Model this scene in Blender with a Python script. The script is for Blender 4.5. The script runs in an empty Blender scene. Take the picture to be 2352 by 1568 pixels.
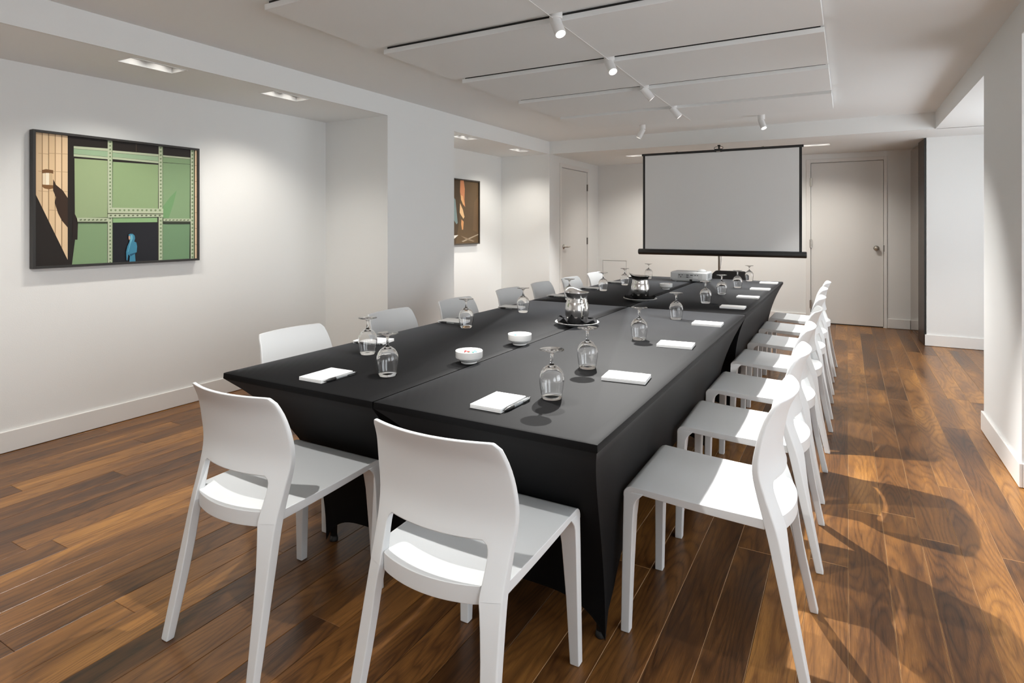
import bpy, bmesh, math, random
from mathutils import Vector, Matrix

# ------------------------------------------------------------------ camera
F_PX, CX, HY, CAM_H = 1364.0, 1176.0, 518.0, 1.30
YAW = math.atan2(1946 - 1176, F_PX)
scene = bpy.context.scene
col = scene.collection
cam_d = bpy.data.cameras.new('camera')
cam_d.sensor_width = 36.0
cam_d.lens = F_PX / 2352 * 36.0
cam_d.shift_y = -(784 - HY) / 2352
cam_d.clip_start = 0.02
cam = bpy.data.objects.new('camera', cam_d)
cam.location = (0, 0, CAM_H)
cam.rotation_euler = (math.pi / 2, 0, YAW)
col.objects.link(cam)
scene.camera = cam

# ------------------------------------------------------------------ view + world
vs = scene.view_settings
vs.view_transform = 'Standard'
vs.look = 'None'
vs.gamma = 1.0
vs.use_curve_mapping = False
vs.exposure = 0.58
cy = scene.cycles
cy.use_denoising = True
cy.max_bounces = 14
cy.diffuse_bounces = 5
cy.glossy_bounces = 4
cy.transmission_bounces = 14
cy.transparent_max_bounces = 12
cy.caustics_reflective = False
cy.caustics_refractive = False
cy.sample_clamp_indirect = 4.0
cy.blur_glossy = 1.0

SKY_STRENGTH = 3.9
world = bpy.data.worlds.new('sky')
scene.world = world
world.use_nodes = True
bg = world.node_tree.nodes['Background']
bg.inputs['Color'].default_value = (0.90, 0.95, 1.0, 1)
bg.inputs['Strength'].default_value = SKY_STRENGTH

# lamp levels
P_TRACK_KEY, P_TRACK, P_ADDED_BACK = 400.0, 105.0, 55.0
P_WASH, P_FAR = 13.0, 19.0
C_TRACK = (1.0, 0.985, 0.955)
C_WASH = (1.0, 0.94, 0.85)

# ------------------------------------------------------------------ room numbers (metres; camera stands at x=0, y=0)
XL, XS, XR, XG = -4.20, -3.454, 0.755, 1.95      # left wall, soffit face, right beam/pier face, window wall
YB, YC0, YC1, YA1, YBEAM, YFAR, YRW = -2.5, 3.935, 4.93, 7.135, 7.135, 8.90, 7.81
ZL, ZH = 2.252, 2.418
ZT = 0.762                                        # table top

def _ray(x, y):
    s, c = math.sin(YAW), math.cos(YAW)
    a, b = (x - CX) / F_PX, (HY - y) / F_PX
    return (-s + a * c, c + a * s, b)
def on_x(x, y, X):
    d = _ray(x, y); t = X / d[0]
    return (X, d[1] * t, CAM_H + d[2] * t)
def on_y(x, y, Y):
    d = _ray(x, y); t = Y / d[1]
    return (d[0] * t, Y, CAM_H + d[2] * t)

# ------------------------------------------------------------------ materials
M = {}
def srgb(r, g, b):
    f = lambda c: (c / 255 / 12.92) if c / 255 <= 0.04045 else ((c / 255 + 0.055) / 1.055) ** 2.4
    return (f(r), f(g), f(b), 1)
def mat(name, color, rough=0.5, metal=0.0, spec=0.5, **kw):
    m = bpy.data.materials.new(name); m.use_nodes = True
    b = m.node_tree.nodes['Principled BSDF']
    b.inputs['Base Color'].default_value = color if len(color) == 4 else (*color, 1)
    b.inputs['Roughness'].default_value = rough
    b.inputs['Metallic'].default_value = metal
    b.inputs['Specular IOR Level'].default_value = spec
    for k, v in kw.items():
        b.inputs[k.replace('_', ' ')].default_value = v
    M[name] = m
    return m
def bump(m, scale, strength, dist=0.002, detail=3, coord='Object'):
    nt = m.node_tree; b = nt.nodes['Principled BSDF']
    tc = nt.nodes.new('ShaderNodeTexCoord'); n = nt.nodes.new('ShaderNodeTexNoise'); bp = nt.nodes.new('ShaderNodeBump')
    n.inputs['Scale'].default_value = scale; n.inputs['Detail'].default_value = detail
    bp.inputs['Strength'].default_value = strength; bp.inputs['Distance'].default_value = dist
    nt.links.new(tc.outputs[coord], n.inputs['Vector'])
    nt.links.new(n.outputs['Fac'], bp.inputs['Height'])
    nt.links.new(bp.outputs['Normal'], b.inputs['Normal'])
    return m

bump(mat('wall_paint', (0.84, 0.85, 0.84), 0.55, spec=0.3), 160, 0.25, 0.0015)
bump(mat('ceiling_paint', (0.90, 0.92, 0.92), 0.85, spec=0.1), 220, 0.08, 0.001)
bump(mat('panel_felt', (0.89, 0.91, 0.91), 0.9, spec=0.05), 400, 0.1, 0.001)
mat('trim_paint', (0.82, 0.81, 0.79), 0.38, spec=0.4)
mat('door_paint', (0.76, 0.755, 0.735), 0.42, spec=0.35)
bump(mat('chair_plastic', (0.715, 0.73, 0.735), 0.42, spec=0.4), 900, 0.06, 0.0004)
mat('white_metal', (0.84, 0.84, 0.83), 0.4)
mat('black_metal', (0.012, 0.012, 0.012), 0.4)
mat('black_plastic', (0.015, 0.015, 0.015), 0.45)
mat('steel', (0.72, 0.71, 0.69), 0.16, 1.0)
mat('satin_nickel', (0.50, 0.47, 0.42), 0.32, 1.0)
mat('dark_nickel', (0.22, 0.20, 0.18), 0.35, 1.0)
mat('porcelain', (0.83, 0.82, 0.80), 0.16)
mat('paper', (0.86, 0.86, 0.85), 0.7, spec=0.2)
mat('screen_fabric', (0.74, 0.745, 0.74), 0.8, spec=0.1)
mat('projector_shell', (0.68, 0.69, 0.69), 0.45)
mat('projector_panel', (0.52, 0.53, 0.53), 0.5)
mat('frame_black', (0.022, 0.020, 0.018), 0.45)
mat('joint_shadow', (0.03, 0.027, 0.024), 0.8)
mat('napkin', (0.010, 0.010, 0.011), 0.85, spec=0.15)
mat('dark_upholstery', (0.014, 0.011, 0.010), 0.6)
mat('tabletop', (0.25, 0.2, 0.15), 0.5)
mat('candy_green', (0.03, 0.22, 0.10), 0.25); mat('candy_red', (0.45, 0.03, 0.03), 0.25)
mat('candy_blue', (0.10, 0.28, 0.36), 0.25); mat('candy_white', (0.75, 0.72, 0.68), 0.3); mat('candy_brown', (0.10, 0.05, 0.03), 0.3)
mat('glint_edge', srgb(168, 128, 88), 0.3)  # pale tan paints in light glinting off the right-aisle plank chamfers
mat('subfloor', (0.03, 0.018, 0.010), 0.8)
mat('pen_clear', (0.75, 0.78, 0.80), 0.12, Transmission_Weight=0.7)
mat('dark_wood', (0.028, 0.014, 0.010), 0.35)
# reflective smoked glass of the sliding door
mat('smoked_glass', (0.42, 0.37, 0.33), 0.05, 0.9)
# stretch fabric
m = mat('stretch_black', (0.0042, 0.0042, 0.0046), 0.72, spec=0.12, Sheen_Weight=0.42, Sheen_Roughness=0.20)
m.node_tree.nodes['Principled BSDF'].inputs['Sheen Tint'].default_value = (0.5, 0.5, 0.52, 1)
bump(m, 700, 0.12, 0.0006)
# drinking glasses
mat('clear_glass', (1, 1, 1), 0.0, Transmission_Weight=1.0, IOR=1.48)
# window pane: thin, lets the daylight straight through
wp = bpy.data.materials.new('window_pane'); wp.use_nodes = True
nt = wp.node_tree; nt.nodes.clear()
o_ = nt.nodes.new('ShaderNodeOutputMaterial'); mx = nt.nodes.new('ShaderNodeMixShader')
t_ = nt.nodes.new('ShaderNodeBsdfTransparent'); gl = nt.nodes.new('ShaderNodeBsdfGlossy'); gl.inputs['Roughness'].default_value = 0.02
mx.inputs[0].default_value = 0.06
nt.links.new(t_.outputs[0], mx.inputs[1]); nt.links.new(gl.outputs[0], mx.inputs[2]); nt.links.new(mx.outputs[0], o_.inputs[0])
M['window_pane'] = wp
def emit(name, color, strength):
    m = bpy.data.materials.new(name); m.use_nodes = True
    b = m.node_tree.nodes['Principled BSDF']
    b.inputs['Base Color'].default_value = (0.8, 0.8, 0.8, 1)
    b.inputs['Emission Color'].default_value = (*color, 1)
    b.inputs['Emission Strength'].default_value = strength
    M[name] = m
emit('lamp_on', (1.0, 0.95, 0.88), 9.0)
emit('lamp_dim', (1.0, 0.94, 0.86), 3.0)

def wood_material():
    m = bpy.data.materials.new('walnut_plank'); m.use_nodes = True
    nt = m.node_tree; N = nt.nodes; L = nt.links; b = N['Principled BSDF']
    geo = N.new('ShaderNodeNewGeometry'); oi = N.new('ShaderNodeObjectInfo')
    off = N.new('ShaderNodeVectorMath'); off.operation = 'SCALE'
    cmb = N.new('ShaderNodeCombineXYZ')
    for i in range(3): L.new(oi.outputs['Random'], cmb.inputs[i])
    L.new(cmb.outputs[0], off.inputs[0]); off.inputs['Scale'].default_value = 37.0
    add = N.new('ShaderNodeVectorMath'); add.operation = 'ADD'
    L.new(geo.outputs['Position'], add.inputs[0]); L.new(off.outputs[0], add.inputs[1])
    mp = N.new('ShaderNodeMapping'); mp.inputs['Scale'].default_value = (9.0, 1.1, 1.0)
    L.new(add.outputs[0], mp.inputs['Vector'])
    # growth rings: contour lines of a smooth field stretched along the plank
    n0 = N.new('ShaderNodeTexNoise'); n0.inputs['Scale'].default_value = 0.8; n0.inputs['Detail'].default_value = 1.5; n0.inputs['Roughness'].default_value = 0.45
    L.new(mp.outputs[0], n0.inputs['Vector'])
    n1 = N.new('ShaderNodeTexNoise'); n1.inputs['Scale'].default_value = 1.0; n1.inputs['Detail'].default_value = 4; n1.inputs['Roughness'].default_value = 0.55
    L.new(mp.outputs[0], n1.inputs['Vector'])
    mp2 = N.new('ShaderNodeMapping'); mp2.inputs['Scale'].default_value = (300.0, 14.0, 1.0)
    L.new(add.outputs[0], mp2.inputs['Vector'])
    n2 = N.new('ShaderNodeTexNoise'); n2.inputs['Scale'].default_value = 1.0; n2.inputs['Detail'].default_value = 3; n2.inputs['Roughness'].default_value = 0.7
    L.new(mp2.outputs[0], n2.inputs['Vector'])
    # per-plank tone + figure + fine pores -> one value
    def math_(op, a, bb):
        k = N.new('ShaderNodeMath'); k.operation = op
        for i, v in enumerate((a, bb)):
            if isinstance(v, (int, float)): k.inputs[i].default_value = v
            else: L.new(v, k.inputs[i])
        return k.outputs[0]
    ring = math_('ABSOLUTE', math_('SINE', math_('ADD', math_('MULTIPLY', n0.outputs['Fac'], 62.0), math_('MULTIPLY', n2.outputs['Fac'], 1.2)), 0.0), 0.0)
    ring = math_('POWER', ring, 0.6)
    s = math_('ADD', math_('MULTIPLY', n1.outputs['Fac'], 0.52), math_('MULTIPLY', ring, 0.10))
    s = math_('ADD', s, math_('MULTIPLY', n2.outputs['Fac'], 0.24))
    s = math_('ADD', s, math_('SUBTRACT', math_('MULTIPLY', oi.outputs['Random'], 0.20), 0.10))
    cr = N.new('ShaderNodeValToRGB'); e = cr.color_ramp.elements
    e[0].position = 0.22; e[0].color = srgb(40, 26, 16)
    e[1].position = 0.74; e[1].color = srgb(192, 137, 70)
    k = e.new(0.36); k.color = srgb(84, 54, 29)
    k = e.new(0.52); k.color = srgb(128, 86, 44)
    L.new(s, cr.inputs[0]); L.new(cr.outputs[0], b.inputs['Base Color'])
    b.inputs['Roughness'].default_value = 0.30
    rr = math_('ADD', 0.24, math_('MULTIPLY', n1.outputs['Fac'], 0.16)); L.new(rr, b.inputs['Roughness'])
    b.inputs['Specular IOR Level'].default_value = 0.4
    bp = N.new('ShaderNodeBump'); bp.inputs['Strength'].default_value = 0.12; bp.inputs['Distance'].default_value = 0.001
    L.new(n2.outputs['Fac'], bp.inputs['Height']); L.new(bp.outputs['Normal'], b.inputs['Normal'])
    M['walnut_plank'] = m
wood_material()

# ------------------------------------------------------------------ object helpers
def link(name, me, material=None, parent=None, loc=(0, 0, 0), rot=(0, 0, 0)):
    o = bpy.data.objects.new(name, me); col.objects.link(o)
    o.location = loc; o.rotation_euler = rot
    if material is not None:
        mm = M[material] if isinstance(material, str) else material
        if not me.materials: me.materials.append(mm)
    if parent is not None: o.parent = parent
    return o
def empty(name, loc=(0, 0, 0), rz=0.0):
    o = bpy.data.objects.new(name, None); col.objects.link(o)
    o.location = loc; o.rotation_euler = (0, 0, rz); o.empty_display_size = 0.1
    return o
def tag(o, label=None, cat=None, group=None, kind=None):
    if label: o['label'] = label
    if cat: o['category'] = cat
    if group: o['group'] = group
    if kind: o['kind'] = kind
    return o
def me_from(name, V, Fc, smooth=False):
    me = bpy.data.meshes.new(name); me.from_pydata([tuple(v) for v in V], [], Fc); me.update()
    bm = bmesh.new(); bm.from_mesh(me); bmesh.ops.recalc_face_normals(bm, faces=bm.faces); bm.to_mesh(me); bm.free()
    if smooth:
        for p in me.polygons: p.use_smooth = True
    return me
class MB:
    """collects shapes of one part"""
    def __init__(s): s.V, s.F = [], []
    def add(s, V, Fc):
        k = len(s.V); s.V += [tuple(v) for v in V]; s.F += [tuple(i + k for i in f) for f in Fc]; return s
    def box(s, x0, x1, y0, y1, z0, z1):
        return s.add([(x, y, z) for z in (z0, z1) for y in (y0, y1) for x in (x0, x1)],
                     [(0, 2, 3, 1), (4, 5, 7, 6), (0, 1, 5, 4), (2, 6, 7, 3), (0, 4, 6, 2), (1, 3, 7, 5)])
    def loft(s, rings, cap=True, closed=True):
        n = len(rings[0]); V = [p for r in rings for p in r]; Fc = []
        for i in range(len(rings) - 1):
            for j in range(n if closed else n - 1):
                a, b = i * n + j, i * n + (j + 1) % n
                Fc.append((a, b, b + n, a + n))
        if cap and closed:
            Fc.append(tuple(range(n))[::-1]); Fc.append(tuple((len(rings) - 1) * n + j for j in range(n)))
        return s.add(V, Fc)
    def tube(s, pts, r, n=8, cap=True):
        rr = r if isinstance(r, (list, tuple)) else [r] * len(pts)
        P = [Vector(p) for p in pts]; rings = []
        up = Vector((0, 0, 1))
        for i, p in enumerate(P):
            t = (P[min(i + 1, len(P) - 1)] - P[max(i - 1, 0)]).normalized()
            a = t.cross(up) if abs(t.dot(up)) < 0.95 else t.cross(Vector((1, 0, 0)))
            a.normalize(); b = t.cross(a).normalized()
            rings.append([tuple(p + (a * math.cos(q) + b * math.sin(q)) * rr[i]) for q in [2 * math.pi * k / n for k in range(n)]])
        return s.loft(rings, cap)
    def lathe(s, prof, n=32, c=(0, 0, 0), fn=None):
        V, Fc = [], []
        for r, z in prof:
            for k in range(n):
                a = 2 * math.pi * k / n
                p = (c[0] + r * math.cos(a), c[1] + r * math.sin(a), c[2] + z)
                V.append(fn(p, a, r, z) if fn else p)
        for i in range(len(prof) - 1):
            for k in range(n):
                a, b = i * n + k, i * n + (k + 1) % n
                Fc.append((a, b, b + n, a + n))
        if prof[0][0] > 1e-6: Fc.append(tuple(range(n))[::-1])
        if prof[-1][0] > 1e-6: Fc.append(tuple((len(prof) - 1) * n + k for k in range(n)))
        return s.add(V, Fc)
    def grid_solid(s, T, B):
        """two equal grids of points (rows x cols) closed along their rim"""
        R, Cn = len(T), len(T[0]); n = R * Cn
        V = [p for r in T for p in r] + [p for r in B for p in r]; Fc = []
        for i in range(R - 1):
            for j in range(Cn - 1):
                a = i * Cn + j
                Fc.append((a, a + 1, a + Cn + 1, a + Cn)); Fc.append((n + a, n + a + Cn, n + a + Cn + 1, n + a + 1))
        rim = [j for j in range(Cn)] + [i * Cn + Cn - 1 for i in range(1, R)] + [(R - 1) * Cn + j for j in range(Cn - 2, -1, -1)] + [i * Cn for i in range(R - 2, 0, -1)]
        for k in range(len(rim)):
            a, b = rim[k], rim[(k + 1) % len(rim)]
            Fc.append((a, n + a, n + b, b))
        return s.add(V, Fc)
    def mesh(s, name, smooth=False, weld=False):
        me = me_from(name, s.V, s.F, smooth)
        if weld:
            bm = bmesh.new(); bm.from_mesh(me); bmesh.ops.remove_doubles(bm, verts=bm.verts, dist=1e-5)
            bmesh.ops.recalc_face_normals(bm, faces=bm.faces); bm.to_mesh(me); bm.free()
        return me
    def build(s, name, material, parent=None, smooth=False, bevel=0.0, loc=(0, 0, 0), seg=2, angle=35, weld=False):
        o = link(name, s.mesh(name, smooth, weld), material, parent, loc)
        if bevel:
            for p in o.data.polygons: p.use_smooth = True
            b = o.modifiers.new('bevel', 'BEVEL'); b.width = bevel; b.segments = seg
            b.limit_method = 'ANGLE'; b.angle_limit = math.radians(angle); b.harden_normals = False
            o.modifiers.new('normals', 'WEIGHTED_NORMAL')
        return o
def copy_tree(o, parent=None):
    c = o.copy(); col.objects.link(c); c.parent = parent
    for ch in list(o.children): copy_tree(ch, c)
    return c
def interp(tab, x):
    """smooth interpolation through (x, y) pairs"""
    if x <= tab[0][0]: return tab[0][1]
    if x >= tab[-1][0]: return tab[-1][1]
    for i in range(len(tab) - 1):
        if tab[i][0] <= x <= tab[i + 1][0]:
            x0, y0 = tab[i]; x1, y1 = tab[i + 1]
            def slope(k):
                a, b = tab[max(k - 1, 0)], tab[min(k + 1, len(tab) - 1)]
                return (b[1] - a[1]) / (b[0] - a[0])
            h = x1 - x0; t = (x - x0) / h; m0, m1 = slope(i) * h, slope(i + 1) * h
            return (2*t**3 - 3*t**2 + 1)*y0 + (t**3 - 2*t**2 + t)*m0 + (-2*t**3 + 3*t**2)*y1 + (t**3 - t**2)*m1
def spot(name, loc, direction, power, angle, blend, color, parent=None, radius=0.025):
    d = bpy.data.lights.new(name, 'SPOT'); d.energy = power; d.spot_size = math.radians(angle); d.spot_blend = blend
    d.color = color; d.shadow_soft_size = radius
    o = bpy.data.objects.new(name, d); col.objects.link(o); o.location = loc
    o.rotation_euler = Vector(direction).to_track_quat('-Z', 'Y').to_euler()
    if parent: o.parent = parent
    return o
ORD = ['first', 'second', 'third', 'fourth', 'fifth', 'sixth', 'seventh', 'eighth', 'ninth']

# ================================================================== ROOM SHELL
def struct(name, mb, material, parent=None, **k):
    o = mb.build(name, material, parent, **k)
    if parent is None: o['kind'] = 'structure'
    return o
T = 0.12
# --- left side
struct('wall_left', MB().box(XL - T, XL, YB - T, YFAR + T, -0.05, 2.6), 'wall_paint')
struct('wall_left_column', MB().box(XL, XS, YC0, YC1, 0, ZL - 0.0002), 'wall_paint')
mb = MB()                                             # block that carries the left door (opening cut for the leaf)
DL0, DL1, DLZ = 7.52, 8.45, 2.105
mb.box(XL, XS, YA1, DL0 - 0.006, 0, ZL + 0.02).box(XL, XS, DL1 + 0.006, YFAR, 0, ZL + 0.02)
mb.box(XL, XS, DL0 - 0.006, DL1 + 0.006, DLZ + 0.006, ZL + 0.02).box(XL, XS - 0.06, DL0 - 0.006, DL1 + 0.006, 0, DLZ + 0.006)
struct('wall_left_block', mb, 'wall_paint')
# --- far wall, with recess for the far door and the access hatch
DR0, DR1, DRZ = -0.422, 0.400, 2.132
HX0, HX1, HZ = -3.37, -2.99, 0.748
mb = MB()
g_ = 0.005
xs = [XS - 0.1, HX0 - g_, HX1 + g_, DR0 - g_, DR1 + g_, XR + 0.2]
mb.box(xs[0], xs[1], YFAR, YFAR + T, 0, 2.6).box(xs[2], xs[3], YFAR, YFAR + T, 0, 2.6).box(xs[4], xs[5], YFAR, YFAR + T, 0, 2.6)
mb.box(xs[1], xs[2], YFAR, YFAR + T, HZ + g_, 2.6).box(xs[1], xs[2], YFAR + 0.03, YFAR + T, 0, HZ + g_)
mb.box(xs[3], xs[4], YFAR, YFAR + T, DRZ + g_, 2.6).box(xs[3], xs[4], YFAR + 0.045, YFAR + T, 0, DRZ + g_)
struct('wall_far', mb, 'wall_paint')
# --- right: wall stub facing the camera, pier, beam, window gallery
struct('wall_right_return', MB().box(XR - 0.008, XG, YRW, YFAR + T, 0, 2.6), 'wall_paint')
struct('wall_right_pier', MB().box(XR, XR + 0.42, 3.813, 4.753, 0, ZL), 'wall_paint')
struct('wall_right_beam', MB().box(XR, XR + 0.42, YB, YBEAM, ZL, ZH + 0.05), 'wall_paint')
struct('wall_back', MB().box(XL - T, XG + T, YB - T, YB, -0.05, 2.6), 'wall_paint')
# window wall: three openings
WIN = [(-1.6, 0.2), (1.0, 2.9), (5.0, 7.0)]; WZ0, WZ1 = 0.55, 2.10
mb = MB(); y = YB
for a, b in WIN:
    mb.box(XG, XG + T, y, a, -0.05, 2.6).box(XG, XG + T, a, b, -0.05, WZ0).box(XG, XG + T, a, b, WZ1, 2.6); y = b
mb.box(XG, XG + T, y, YFAR + T, -0.05, 2.6)
struct('wall_right', mb, 'wall_paint')
for i, (a, b) in enumerate(WIN):
    w = tag(empty('window_%d' % (i + 1), (XG + 0.05, (a + b) / 2, WZ0)), kind='structure')
    h = (b - a) / 2; H_ = WZ1 - WZ0
    fr = MB()
    for yy in (-h, -0.02, h - 0.04): fr.box(-0.03, 0.03, yy, yy + 0.04, 0, H_)
    fr.box(-0.03, 0.03, -h, h, 0, 0.04).box(-0.03, 0.03, -h, h, H_ - 0.04, H_)
    fr.build('window_frame', 'trim_paint', w)
    for yy in ((-h + 0.04, -0.02), (0.02, h - 0.04)):
        MB().box(-0.003, 0.003, yy[0], yy[1], 0.04, H_ - 0.04).build('pane', 'window_pane', w)
    MB().box(-0.12, -0.0301, -h - 0.03, h + 0.03, -0.04, -0.001).build('window_sill', 'trim_paint', w, bevel=0.004)
    ld = bpy.data.lights.new('window_daylight', 'AREA'); ld.shape = 'RECTANGLE'; ld.size = b - a; ld.size_y = H_
    ld.cycles.is_portal = True
    lo = bpy.data.objects.new('window_daylight', ld); col.objects.link(lo)
    lo.location = (XG + T + 0.02, (a + b) / 2, (WZ0 + WZ1) / 2); lo.rotation_euler = Vector((-1, 0, 0)).to_track_quat('-Z', 'Y').to_euler()

# --- ceilings
def holed(x0, x1, y0, y1, z, holes, depth=0.05):
    mb = MB()
    X = sorted({x0, x1, *[h[0] for h in holes], *[h[1] for h in holes]}); Y = sorted({y0, y1, *[h[2] for h in holes], *[h[3] for h in holes]})
    for i in range(len(X) - 1):
        for j in range(len(Y) - 1):
            cx_, cy_ = (X[i] + X[i+1]) / 2, (Y[j] + Y[j+1]) / 2
            if any(h[0] < cx_ < h[1] and h[2] < cy_ < h[3] for h in holes): continue
            mb.add([(X[i], Y[j], z), (X[i+1], Y[j], z), (X[i+1], Y[j+1], z), (X[i], Y[j+1], z)], [(0, 3, 2, 1)])
    return mb
LFIX = [(-3.60, 2.025), (-3.60, 2.985), (-3.60, 5.335), (-3.60, 6.565), (-3.60, 0.6), (-3.60, -0.9)]     # recessed twin downlights, left soffit
FFIX = [(-2.47, 7.86), (-1.40, 7.86), (-0.335, 7.87)]                             # far lowered ceiling
FW, FL = 0.072, 0.162
hl = [(x - FW, x + FW, y - FL, y + FL) for x, y in LFIX]
hf = [(x - FL, x + FL, y - FW, y + FW) for x, y in FFIX]
struct('ceiling_left_soffit', holed(XL, XS - 0.02, YB, YA1, ZL, hl), 'ceiling_paint')
struct('ceiling_far', holed(XS - 0.01, XG, YBEAM + 0.02, YFAR, ZL, hf), 'ceiling_paint')
struct('ceiling_gallery', MB().box(XR + 0.42, XG, YB, YBEAM, ZL, ZL + 0.03), 'ceiling_paint')
struct('ceiling', MB().box(XL, XG, YB, YFAR, ZH, ZH + 0.1), 'ceiling_paint')
struct('trim_1', MB().box(XS - 0.02, XS, YB, YA1, ZL, ZH), 'wall_paint')            # soffit face
struct('trim_2', MB().box(XS - 0.02, XR + 0.01, YBEAM, YBEAM + 0.02, ZL, ZH), 'wall_paint')   # far beam face
# roof slab over everything so that daylight only comes through the windows
struct('ceiling_slab', MB().box(XL - T, XG + T, YB - T, YFAR + T, 2.6, 2.7), 'ceiling_paint')

# --- baseboards
BH, BT = 0.122, 0.014
def base(name, segs):
    mb = MB()
    for (x0, x1, y0, y1) in segs: mb.box(x0, x1, y0, y1, 0.003, BH)
    struct(name, mb, 'trim_paint', bevel=0.003)
base('baseboard_left', [(XL, XL + BT, YB, YC0), (XL, XL + BT, YC1, YA1)])
base('baseboard_left_column', [(XL, XS, YC0 - BT, YC0), (XL, XS, YC1, YC1 + BT), (XS, XS + BT, YC0 - BT, YC1 + BT)])
base('baseboard_left_block', [(XL, XS, YA1 - BT, YA1), (XS, XS + BT, YA1 - BT, DL0 - 0.07), (XS, XS + BT, DL1 + 0.07, YFAR)])
base('baseboard_far', [(XS, HX0 - 0.03, YFAR - BT, YFAR), (HX1 + 0.03, DR0 - 0.062, YFAR - BT, YFAR), (DR1 + 0.045, XR - 0.07, YFAR - BT, YFAR)])
base('baseboard_right_return', [(XR - 0.022, XG, YRW - BT, YRW)])
base('baseboard_right_pier', [(XR - BT, XR, 3.813 - BT, 4.753 + BT), (XR, XR + 0.42, 3.813 - BT, 3.813), (XR, XR + 0.42, 4.753, 4.753 + BT)])

# --- floor: every plank its own piece
PW = 0.1305; X0P = 0.004
fl = struct('floor', MB().box(XL - T, XG + T, YB - T, YFAR + T, -0.06, -0.012), 'subfloor')
rnd = random.Random(11)
def plank(xa, xb, ya, yb):
    c = 0.0013; e = 0.0005
    xa += e; xb -= e; ya += e; yb -= e
    cx_, cy_ = (xa + xb) / 2, (ya + yb) / 2
    hx, hy = (xb - xa) / 2, (yb - ya) / 2
    V = [(-hx, -hy, -0.012), (hx, -hy, -0.012), (hx, hy, -0.012), (-hx, hy, -0.012),
         (-hx, -hy, -c), (hx, -hy, -c), (hx, hy, -c), (-hx, hy, -c),
         (-hx + c, -hy + c, 0), (hx - c, -hy + c, 0), (hx - c, hy - c, 0), (-hx + c, hy - c, 0)]
    Fc = [(8, 9, 10, 11)] + [(a, (a - 4 + 1) % 4 + 4, (a - 4 + 1) % 4 + 8, a + 4) for a in range(4, 8)] + [(a, (a + 1) % 4, (a + 1) % 4 + 4, a + 4) for a in range(4)]
    me = bpy.data.meshes.new('plank'); me.from_pydata(V, [], Fc); me.update()
    me.materials.append(M['walnut_plank']); me.materials.append(M['glint_edge'] if xa > -1.0 else M['walnut_plank'])
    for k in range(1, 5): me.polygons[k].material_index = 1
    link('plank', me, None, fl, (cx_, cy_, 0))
k0 = math.floor((XL - X0P) / PW); k1 = math.ceil((XG - X0P) / PW)
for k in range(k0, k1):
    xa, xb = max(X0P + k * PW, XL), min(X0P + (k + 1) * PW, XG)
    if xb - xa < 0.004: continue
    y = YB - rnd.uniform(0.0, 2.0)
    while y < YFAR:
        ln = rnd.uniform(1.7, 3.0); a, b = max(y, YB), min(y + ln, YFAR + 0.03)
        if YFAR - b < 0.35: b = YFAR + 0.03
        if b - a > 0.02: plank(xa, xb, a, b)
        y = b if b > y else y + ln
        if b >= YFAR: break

# --- doors
d1 = tag(empty('door_1', (XS, (DL0 + DL1) / 2, 0)), kind='structure', label='white flush door with lever handle in the left wall')
hw = (DL1 - DL0) / 2
MB().box(-0.045, -0.004, -hw, hw, 0.006, DLZ).build('leaf', 'door_paint', d1, bevel=0.002)
c_ = MB()
c_.box(0, 0.008, -hw - 0.062, -hw - 0.007, 0, DLZ + 0.062).box(0, 0.008, hw + 0.007, hw + 0.062, 0, DLZ + 0.062).box(0, 0.008, -hw - 0.007, hw + 0.007, DLZ + 0.008, DLZ + 0.062)
c_.build('casing', 'trim_paint', d1, bevel=0.002)
for z in (1.875, 1.067, 0.26):
    hg = MB().box(-0.004, 0.002, hw - 0.012, hw + 0.016, z - 0.05, z + 0.05).build('hinge', 'dark_nickel', d1)
    MB().tube([(0.006, hw + 0.004, z - 0.05), (0.006, hw + 0.004, z + 0.05)], 0.006).build('hinge_pin', 'dark_nickel', hg)
hd = MB().lathe([(0.0, 0), (0.034, 0), (0.034, 0.006), (0.026, 0.012), (0.012, 0.014), (0.011, 0.05), (0.0, 0.052)], 20).build('lever_handle', 'satin_nickel', d1, smooth=True, loc=(-0.004, -hw + 0.075, 1.005))
hd.rotation_euler = (0, math.pi / 2, 0)
MB().tube([(0, 0, 0.045), (0.004, 0.03, 0.05), (0.004, 0.07, 0.05), (0.002, 0.115, 0.047)], [0.010, 0.010, 0.009, 0.008]).build('lever', 'satin_nickel', hd, smooth=True)
MB().box(-0.02, -0.0035, -hw + 0.002, -hw + 0.006, 0.97, 1.04).build('latch_plate', 'satin_nickel', d1)

d2 = tag(empty('door_2', ((DR0 + DR1) / 2, YFAR, 0)), kind='structure', label='white flush door with round knob in the far wall')
hw = (DR1 - DR0) / 2
MB().box(-hw, hw, 0.003, 0.044, 0.012, DRZ).build('leaf', 'door_paint', d2, bevel=0.002)
c_ = MB().box(-hw - 0.057, -hw - 0.006, -0.012, 0, 0, DRZ + 0.052).box(hw + 0.006, hw + 0.04, -0.012, 0, 0, DRZ + 0.052).box(-hw - 0.006, hw + 0.006, -0.012, 0, DRZ + 0.007, DRZ + 0.052)
c_.build('casing', 'trim_paint', d2, bevel=0.002)
for z in (1.88, 1.06, 0.25):
    hg = MB().box(-hw - 0.016, -hw + 0.010, -0.014, -0.006, z - 0.055, z + 0.055).build('hinge', 'satin_nickel', d2)
    MB().tube([(-hw - 0.002, -0.016, z - 0.055), (-hw - 0.002, -0.016, z + 0.055)], 0.007).build('hinge_pin', 'satin_nickel', hg)
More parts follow.
